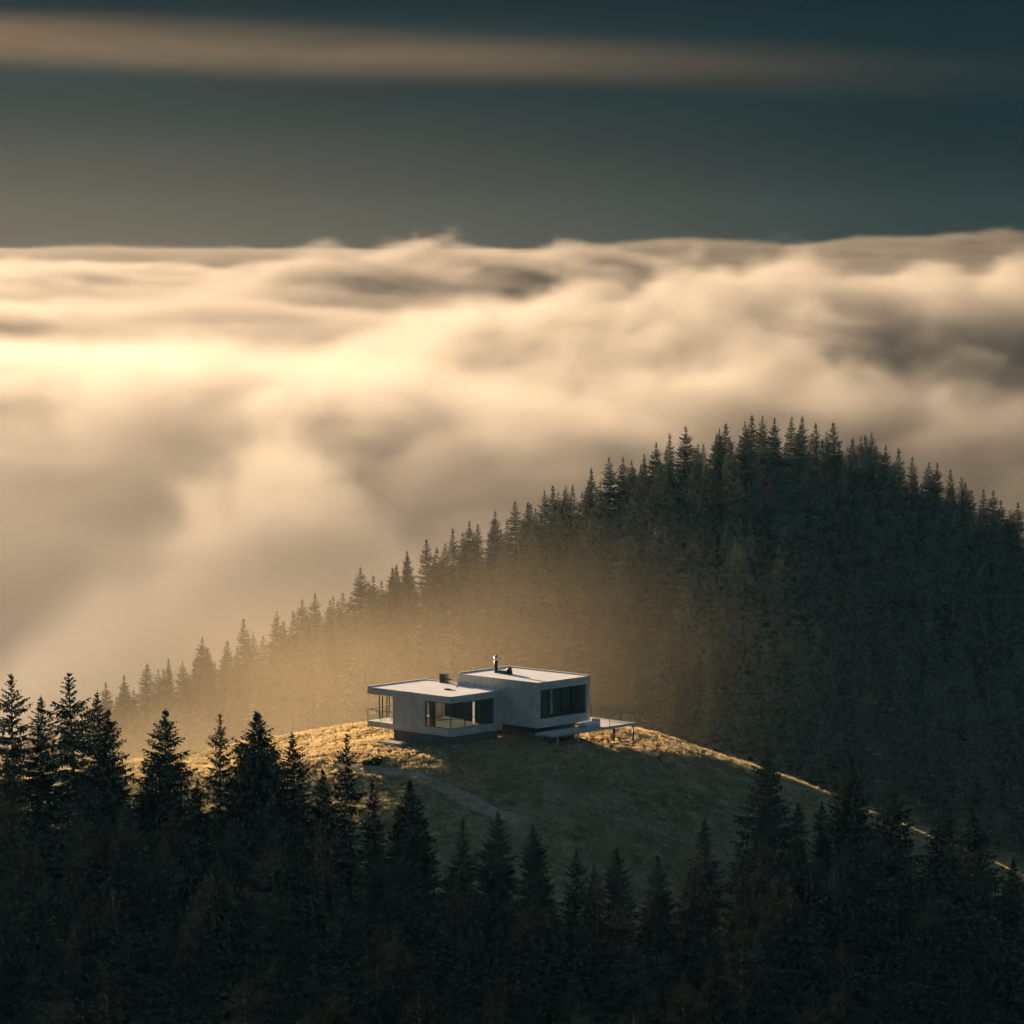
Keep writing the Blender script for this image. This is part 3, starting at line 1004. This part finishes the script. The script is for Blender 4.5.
b.tube((-7.1, -3.1, 2.986), (-7.1, -3.1, 3.10), .05, .05, 10)
b.tube((-8.6, -1.2, 2.986), (-8.6, -1.2, 3.09), .06, .06, 10)
b.build('roof_vent', M['black'], low_roof)

# deck
deck = part('deck', M['deck'], [((.02, -.4, -.42), (2.0, 10.65, -.35)), ((-3.3, 6.84, -.42), (.018, 10.65, -.35))], house, 0)
part('deck_beam', M['palepost'], [((.02, -.4, -.57), (2.0, -.27, -.422)), ((1.87, -.268, -.57), (2.0, 10.65, -.422)), ((-3.3, 10.51, -.57), (1.868, 10.65, -.422)),
                               ((-3.3, 6.86, -.57), (-3.16, 10.508, -.422)), ((-3.158, 6.86, -.57), (1.868, 7.0, -.422)), ((.02, 3.2, -.57), (1.868, 3.34, -.422))], deck, 0)
for xx, yy, mt in ((.25, .35, 'palepost'), (1.78, .55, 'palepost'), (1.78, 3.2, 'palepost'), (1.78, 8.0, 'steel'), (1.88, 10.43, 'steel'), (-2.9, 10.45, 'steel'), (-2.9, 7.1, 'steel')):
    wp = house.matrix_world if False else None
    gx_, gy_ = HO.x + HX.x * xx + HY.x * yy, HO.y + HX.y * xx + HY.y * yy
    zb = float(ground(gx_, gy_)) - HO.z - .4
    b = MB()
    b.tube((xx, yy, zb), (xx, yy, -.572), .08, .08, 12)
    b.build('deck_post', M[mt], deck, True)
ra_bars = [((-3.3, 10.58, .66), (2.0, 10.62, .70)), ((1.94, 7.2, .66), (1.98, 10.578, .70))]
for xx in (-3.28, -1.5, .25, 1.94):
    ra_bars.append(((xx, 10.58, -.348), (xx + .04, 10.62, .658)))
ra_bars.append(((1.94, 7.2, -.348), (1.98, 7.24, .658)))
rail = part('deck_railing', M['steel'], ra_bars, deck, 0)
for a, c in (((-3.2, 10.595, -.28), (-1.55, 10.605, .64)), ((-1.4, 10.595, -.28), (.2, 10.605, .64)), ((.33, 10.595, -.28), (1.9, 10.605, .64)), ((1.955, 7.3, -.28), (1.965, 10.55, .64))):
    part('pane', M['rail_glass'], [(a, c)], rail, 0)


# ------------------------------------------------------------------ things by the house
def hw(x, y, z):
    return Vector((HO.x, HO.y, HO.z)) + HX * x + HY * y + Vector((0, 0, z))


bed = empty('daybed', hw(1.05, 5.6, -.35), -HA, 'low white daybed on the deck against the tall block, half in shade', 'daybed')
part('base', M['palepost'], [((-.42, -.92, .0), (.42, .92, .22))], bed, .02)
part('mattress', M['white'], [((-.45, -.95, .222), (.45, .95, .45))], bed, .06)
part('bolster', M['white'], [((-.45, .70, .452), (.45, .95, .68))], bed, .07)


def lounge_chair(x, y, rz, label):
    o = empty('lounge_chair', hw(x, y, 0.0), -HA + rz, label, 'chair', 'white chairs on the covered terrace')
    part('seat', M['white'], [((-.36, -.36, .22), (.36, .36, .42))], o, .05)
    part('backrest', M['white'], [((-.36, .30, .40), (.36, .46, .95))], o, .05)
    for s in (-1, 1):
        part('armrest', M['white'], [((s * .36, -.34, .30), (s * .46, .34, .60))], o, .03)
        for t_ in (-1, 1):
            part('leg', M['steel'], [((s * .30 - .02, t_ * .30 - .02, 0.001), (s * .30 + .02, t_ * .30 + .02, .222))], o, 0)
    return o


lounge_chair(-12.9, -4.6, radians(200), 'white lounge chair on the covered terrace, nearer the posts')
lounge_chair(-12.0, -5.2, radians(140), 'white lounge chair on the covered terrace, close to the concrete wall')


def curtain(name, p, q, z0, z1, material, label):
    n = 24
    v, f = [], []
    d = Vector(q) - Vector(p)
    nrm = Vector((-d.y, d.x)).normalized()
    for k in range(n + 1):
        u = k / n
        o = 0.035 * sin(u * pi * 8)
        x, y = p[0] + d.x * u + nrm.x * o, p[1] + d.y * u + nrm.y * o
        for z in (z0, z1):
            w_ = hw(x, y, z)
            v.append((w_.x, w_.y, w_.z))
    for k in range(n):
        f.append((2 * k, 2 * k + 2, 2 * k + 3, 2 * k + 1))
    me = np_mesh(name, np.array(v), np.array(f), True)
    o = mesh_ob(name, me, material)
    md = o.modifiers.new('thickness', 'SOLIDIFY')
    md.thickness = 0.01
    return tag(o, label, 'curtain')


m, N = mat('glowing_tube')
finish(N, N.n('ShaderNodeEmission', {0: rgb(1.0, 0.80, 0.52), 1: 0.15}).outputs[0])
M['glow'] = m
glow_column = empty('added_glow_column', hw(-4.78, -3.10, 0.104), -HA, 'tall slim glowing column added behind the corner glazing of the low block', 'glow_column')  # glowing column added to make a bright strip in the glazing
part('base', M['steel'], [((-.16, -.16, 0), (.16, .16, .04))], glow_column, .01)
b = MB()
b.tube((0, 0, .20), (0, 0, 2.10), .10, .10, 16)
b.build('glow_tube', M['glow'], glow_column, True)
b = MB()
b.tube((0, 0, .041), (0, 0, .199), .03, .03, 8)
b.build('stem', M['steel'], glow_column, True)
curtain('curtain', (-7.20, -6.15), (-6.45, -6.15), 0.12, 2.39, M['amber'], 'amber curtain drawn to the left side of the low block window')


def slab_stone(px_, py_, sx_, sy_, sz_, label, seed):
    x_, y_ = gpt(px_, py_)
    z_ = float(ground(x_, y_))
    b = MB()
    b.box((-sx_, -sy_, -.15), (sx_, sy_, sz_), .05)
    b.box((-sx_ * .6, -sy_ * 1.3, -.15), (sx_ * .5, -sy_ * .99, sz_ * .6), .03)
    o = b.build('stone_step', M['stone'])
    o.location = (x_, y_, z_)
    o.rotation_euler = (0, 0, -HA + .1 * seed)
    return tag(o, label, 'step', 'stone steps around the low block')


slab_stone(394, 745, 1.5, .6, .22, 'sunlit flat stone step in the grass by the left end of the plinth', 0)
slab_stone(452, 747, .9, .4, .16, 'shaded stone step at the front corner of the low block', 1)


def leaf_ball(px_, py_, r, label, seed):
    x_, y_ = gpt(px_, py_)
    z_ = float(ground(x_, y_))
    rn = np.random.RandomState(seed)
    V, Fq = [], []
    for k in range(900):
        d = rn.normal(size=3)
        d[2] = abs(d[2]) * .9
        d = d / np.linalg.norm(d)
        lump = 1 + .22 * sin(4 * d[0] + seed) * sin(5 * d[1])
        c = d * r * lump * rn.uniform(.55, 1.0) * np.array([1, 1, .85])
        t = rn.normal(size=3)
        t /= np.linalg.norm(t)
        s = np.cross(t, d)
        s /= np.linalg.norm(s) + 1e-6
        L, w_ = rn.uniform(.08, .15), rn.uniform(.03, .05)
        i = len(V)
        V += [c - t * L, c + s * w_, c + t * L, c - s * w_]
        Fq.append((i, i + 1, i + 2, i + 3))
    root = empty('shrub', (x_, y_, z_), 0, label, 'shrub')
    mesh_ob('foliage', np_mesh('shrub_foliage', np.array(V), np.array(Fq)), M['bush'], root)
    b = MB()
    for k in range(6):
        a = k * 1.05
        b.tube((0, 0, -.1), (cos(a) * r * .6, sin(a) * r * .6, r * .6), .03, .008, 6)
    b.build('stem', M['bark'], root)
    return root


leaf_ball(376, 764, .62, 'round dark shrub on the sunlit meadow left of the low block', 3)
leaf_ball(366, 766, .36, 'small low shrub close to the left of the round dark one', 4)

# ------------------------------------------------------------------ air: thin haze, drifting mist, sea of clouds
def volume_mat(name, g, dens, col):
    m = bpy.data.materials.new(name)
    m.use_nodes = True
    nt = m.node_tree
    nt.nodes.clear()
    V_ = Nodes(nt)
    p = V_.n('ShaderNodeVolumePrincipled', {'Color': rgb(*col), 'Density': dens, 'Anisotropy': g})
    o = V_.n('ShaderNodeOutputMaterial')
    nt.links.new(p.outputs[0], o.inputs['Volume'])
    return m


hz = MB()
hz.box((-410, -55, -170), (410, 704, 6))
haze = hz.build('haze', volume_mat('haze_air', 0.0, 0.000030, (0.25, 0.70, 1.0)))
tag(haze, kind='stuff')


def fog(name, mn, mx, res, fn, material, step):
    """a bank of fog whose density is a field of noise, set out on a voxel grid"""
    t = bpy.data.node_groups.new(name + '_nodes', 'GeometryNodeTree')
    t.interface.new_socket('Geometry', in_out='OUTPUT', socket_type='NodeSocketGeometry')
    G = Nodes(t)
    out = G.n('NodeGroupOutput')
    pos = G.n('GeometryNodeInputPosition').outputs[0]
    s = G.n('ShaderNodeSeparateXYZ', {0: pos})
    d = fn(G, pos, *s.outputs[:3])
    vc = G.n('GeometryNodeVolumeCube', {'Density': d, 'Background': 0.0, 'Min': mn, 'Max': mx,
                                        'Resolution X': res[0], 'Resolution Y': res[1], 'Resolution Z': res[2]})
    sm = G.n('GeometryNodeSetMaterial', {'Geometry': vc.outputs[0], 'Material': material})
    t.links.new(sm.outputs[0], out.inputs[0])
    v = bpy.data.volumes.new(name)
    o = bpy.data.objects.new(name, v)
    COL.objects.link(o)
    v.materials.append(material)
    v.render.step_size = step
    md = o.modifiers.new('field', 'NODES')
    md.node_group = t
    return tag(o, kind='stuff')


def swell(G, x, y, x0, y0, sx, sf, sb, h, tilt=0.0):
    """a long billow of height h: it rises over sf on the near side and falls off over sb behind its crest"""
    dx_ = G.m('SUBTRACT', x, x0)
    a = G.m('DIVIDE', dx_, sx)
    t_ = G.m('SUBTRACT', G.m('SUBTRACT', y, y0), G.m('MULTIPLY', dx_, tilt))
    b = G.m('ADD', G.m('DIVIDE', G.m('MAXIMUM', t_, 0.0), sb), G.m('DIVIDE', G.m('MINIMUM', t_, 0.0), sf))
    q = G.m('ADD', G.m('MULTIPLY', a, a), G.m('MULTIPLY', b, b))
    return G.m('MULTIPLY', G.m('EXPONENT', G.m('MULTIPLY', q, -1.0)), h)


def P(px_, py_, Yd):
    """a cloud crest: ground position and height"""
    p_ = pix(px_, py_, Yd)
    return p_.x, Yd, p_.z


BASE_Y, BASE_Z = (720, 1150, 2000, 5000), (-128, -100, -68, -50)


def base_z(y):
    return float(np.interp(y, BASE_Y, BASE_Z))


def crest(px_, py_, Yd, sx, sf, sb, tilt=0.0):
    x_, y_, z_ = P(px_, py_, Yd)
    return (x_, y_, sx, sf, sb, z_ - base_z(Yd) + 5, tilt)


RIDGE = [crest(470, 302, 2060, 60, 170, 160, -.3), crest(580, 284, 2000, 62, 200, 160, -.3), crest(690, 268, 1950, 62, 220, 160), crest(800, 260, 1930, 66, 230, 160), crest(920, 259, 1930, 66, 230, 160),
         crest(1050, 256, 1930, 80, 230, 160)]
BILLOWS = [crest(20, 342, 1800, 150, 320, 130, -.5), crest(230, 348, 1640, 120, 320, 120, -.8), crest(400, 366, 1450, 100, 300, 110, -1.0), crest(530, 395, 1290, 90, 260, 90, -1.0),
           crest(264, 424, 905, 19, 34, 34), crest(292, 448, 915, 30, 50, 40), crest(215, 484, 900, 40, 50, 50),
           crest(765, 328, 1500, 46, 110, 60), crest(700, 350, 1460, 54, 110, 60, .3), crest(850, 368, 1400, 46, 110, 60), crest(960, 374, 1340, 46, 120, 60), crest(1060, 392, 1280, 60, 120, 60)]
MIDDLE = [crest(430, 243, 3600, 150, 330, 300, 0), crest(570, 248, 3700, 130, 330, 300, 0), crest(330, 254, 3500, 120, 330, 300, 0),
          crest(190, 303, 2500, 190, 300, 160, -.3), crest(-60, 296, 2450, 140, 300, 160, 0), crest(40, 262, 3800, 260, 500, 300, 0)]
DISTANT = [crest(700, 241, 6300, 360, 600, 500, 0), crest(150, 248, 5800, 420, 700, 500, 0), crest(970, 234, 7000, 420, 900, 700, 0)]


def top_of(G, pos, x, y, items, warp, nx_, nz_, amp, amp0, oct_):
    wv = G.vm('MULTIPLY', pos, (1 / warp, 0.7 / warp, 0))
    xw = G.m('ADD', x, G.m('MULTIPLY_ADD', G.noise(wv, 1, 3, .55), warp * .7, -warp * .35))
    yw = G.m('ADD', y, G.m('MULTIPLY_ADD', G.noise(G.vm('ADD', wv, (7.3, 2.1, 0)), 1, 3, .55), warp * 1.2, -warp * .6))
    b = G.m('ADD', G.ramp(y, 720, 1150, -128, -100, False), G.m('ADD', G.ramp(y, 1150, 2000, 0, 32, False), G.ramp(y, 2000, 5000, 0, 18, False)))
    sw = 0.0
    for it in items:
        q = swell(G, xw, yw, *it)
        sw = G.m('MAXIMUM', sw, q) if not isinstance(sw, float) else q
        tot = q if items.index(it) == 0 else G.m('ADD', tot, G.m('MULTIPLY', q, 0.45))
    h = G.m('MAXIMUM', sw, G.m('MULTIPLY', tot, 0.75))
    n = G.noise(G.vm('MULTIPLY', pos, (1 / nx_, 0.7 / nx_, 1 / nz_)), 1, oct_, .68, .5)
    k = G.m('MULTIPLY_ADD', h, (amp - amp0) / 36.0, amp0)
    return G.m('ADD', G.m('ADD', b, h), G.m('MULTIPLY', G.m('SUBTRACT', n, 0.5), k))


def near_field(G, pos, x, y, z):
    t2 = top_of(G, pos, x, y, BILLOWS + RIDGE + MIDDLE[3:5], 80, 40, 26, 74, 3, 8)
    d = G.ramp(G.m('SUBTRACT', t2, z), -2, 20)
    return G.m('MULTIPLY', d, G.ramp(y, 722, 860))


def mid_field(G, pos, x, y, z):
    t2 = top_of(G, pos, x, y, RIDGE + MIDDLE, 160, 80, 40, 66, 16, 7)
    return G.ramp(G.m('SUBTRACT', t2, z), -1, 20)


def far_field(G, pos, x, y, z):
    t2 = top_of(G, pos, x, y, MIDDLE[:3] + MIDDLE[-1:] + DISTANT, 500, 150, 50, 80, 40, 7)
    return G.ramp(G.m('SUBTRACT', t2, z), -1, 26)


def mist_field(G, pos, x, y, z):
    n = G.noise(G.vm('MULTIPLY', pos, (1 / 70, 1 / 60, 1 / 30)), 1, 4, .5, .4)
    top = G.m('ADD', G.m('MULTIPLY_ADD', n, 40, -60), G.m('MULTIPLY', G.m('MINIMUM', x, 0.0), 0.33))
    d = G.ramp(G.m('SUBTRACT', top, z), -4, 30)
    d = G.m('MULTIPLY', d, G.ramp(y, 430, 505))
    d = G.m('MULTIPLY', d, G.ramp(y, 547, 520))
    d = G.m('MULTIPLY', d, G.m('MULTIPLY', G.ramp(x, -150, -110), G.ramp(x, 52, -34, 0.0, 1.0)))
    return d


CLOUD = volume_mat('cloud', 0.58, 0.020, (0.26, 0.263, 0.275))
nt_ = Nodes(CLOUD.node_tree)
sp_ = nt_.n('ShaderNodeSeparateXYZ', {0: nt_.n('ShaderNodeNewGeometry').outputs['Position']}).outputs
lit_fog = nt_.m('MAXIMUM', nt_.ramp(sp_[1], 1250, 1750), nt_.ramp(sp_[2], -84, -58))
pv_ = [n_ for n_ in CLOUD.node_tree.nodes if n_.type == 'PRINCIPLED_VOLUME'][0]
nt_.set(pv_.inputs['Color'], nt_.mix(lit_fog, rgb(0.146, 0.142, 0.140), rgb(0.300, 0.290, 0.280)))  # shade on the low near fog is put into its colour
MIDC = volume_mat('middle_cloud', 0.64, 0.025, (0.195, 0.189, 0.185))
FARC = volume_mat('far_cloud', 0.60, 0.014, (0.105, 0.102, 0.100))
MIST = volume_mat('valley_mist', 0.25, 0.0044, (0.95, 0.79, 0.54))
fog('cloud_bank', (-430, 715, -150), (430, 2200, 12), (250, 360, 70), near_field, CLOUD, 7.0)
fog('cloud_sea', (-900, 2203, -140), (900, 4600, 25), (250, 260, 60), mid_field, MIDC, 14.0)
fog('far_cloud_sea', (-1900, 4604, -140), (1900, 11500, 20), (260, 200, 40), far_field, FARC, 34.0)
fog('mist', (-150, 342, -134), (130, 548, -30), (80, 60, 40), mist_field, MIST, 7.0)
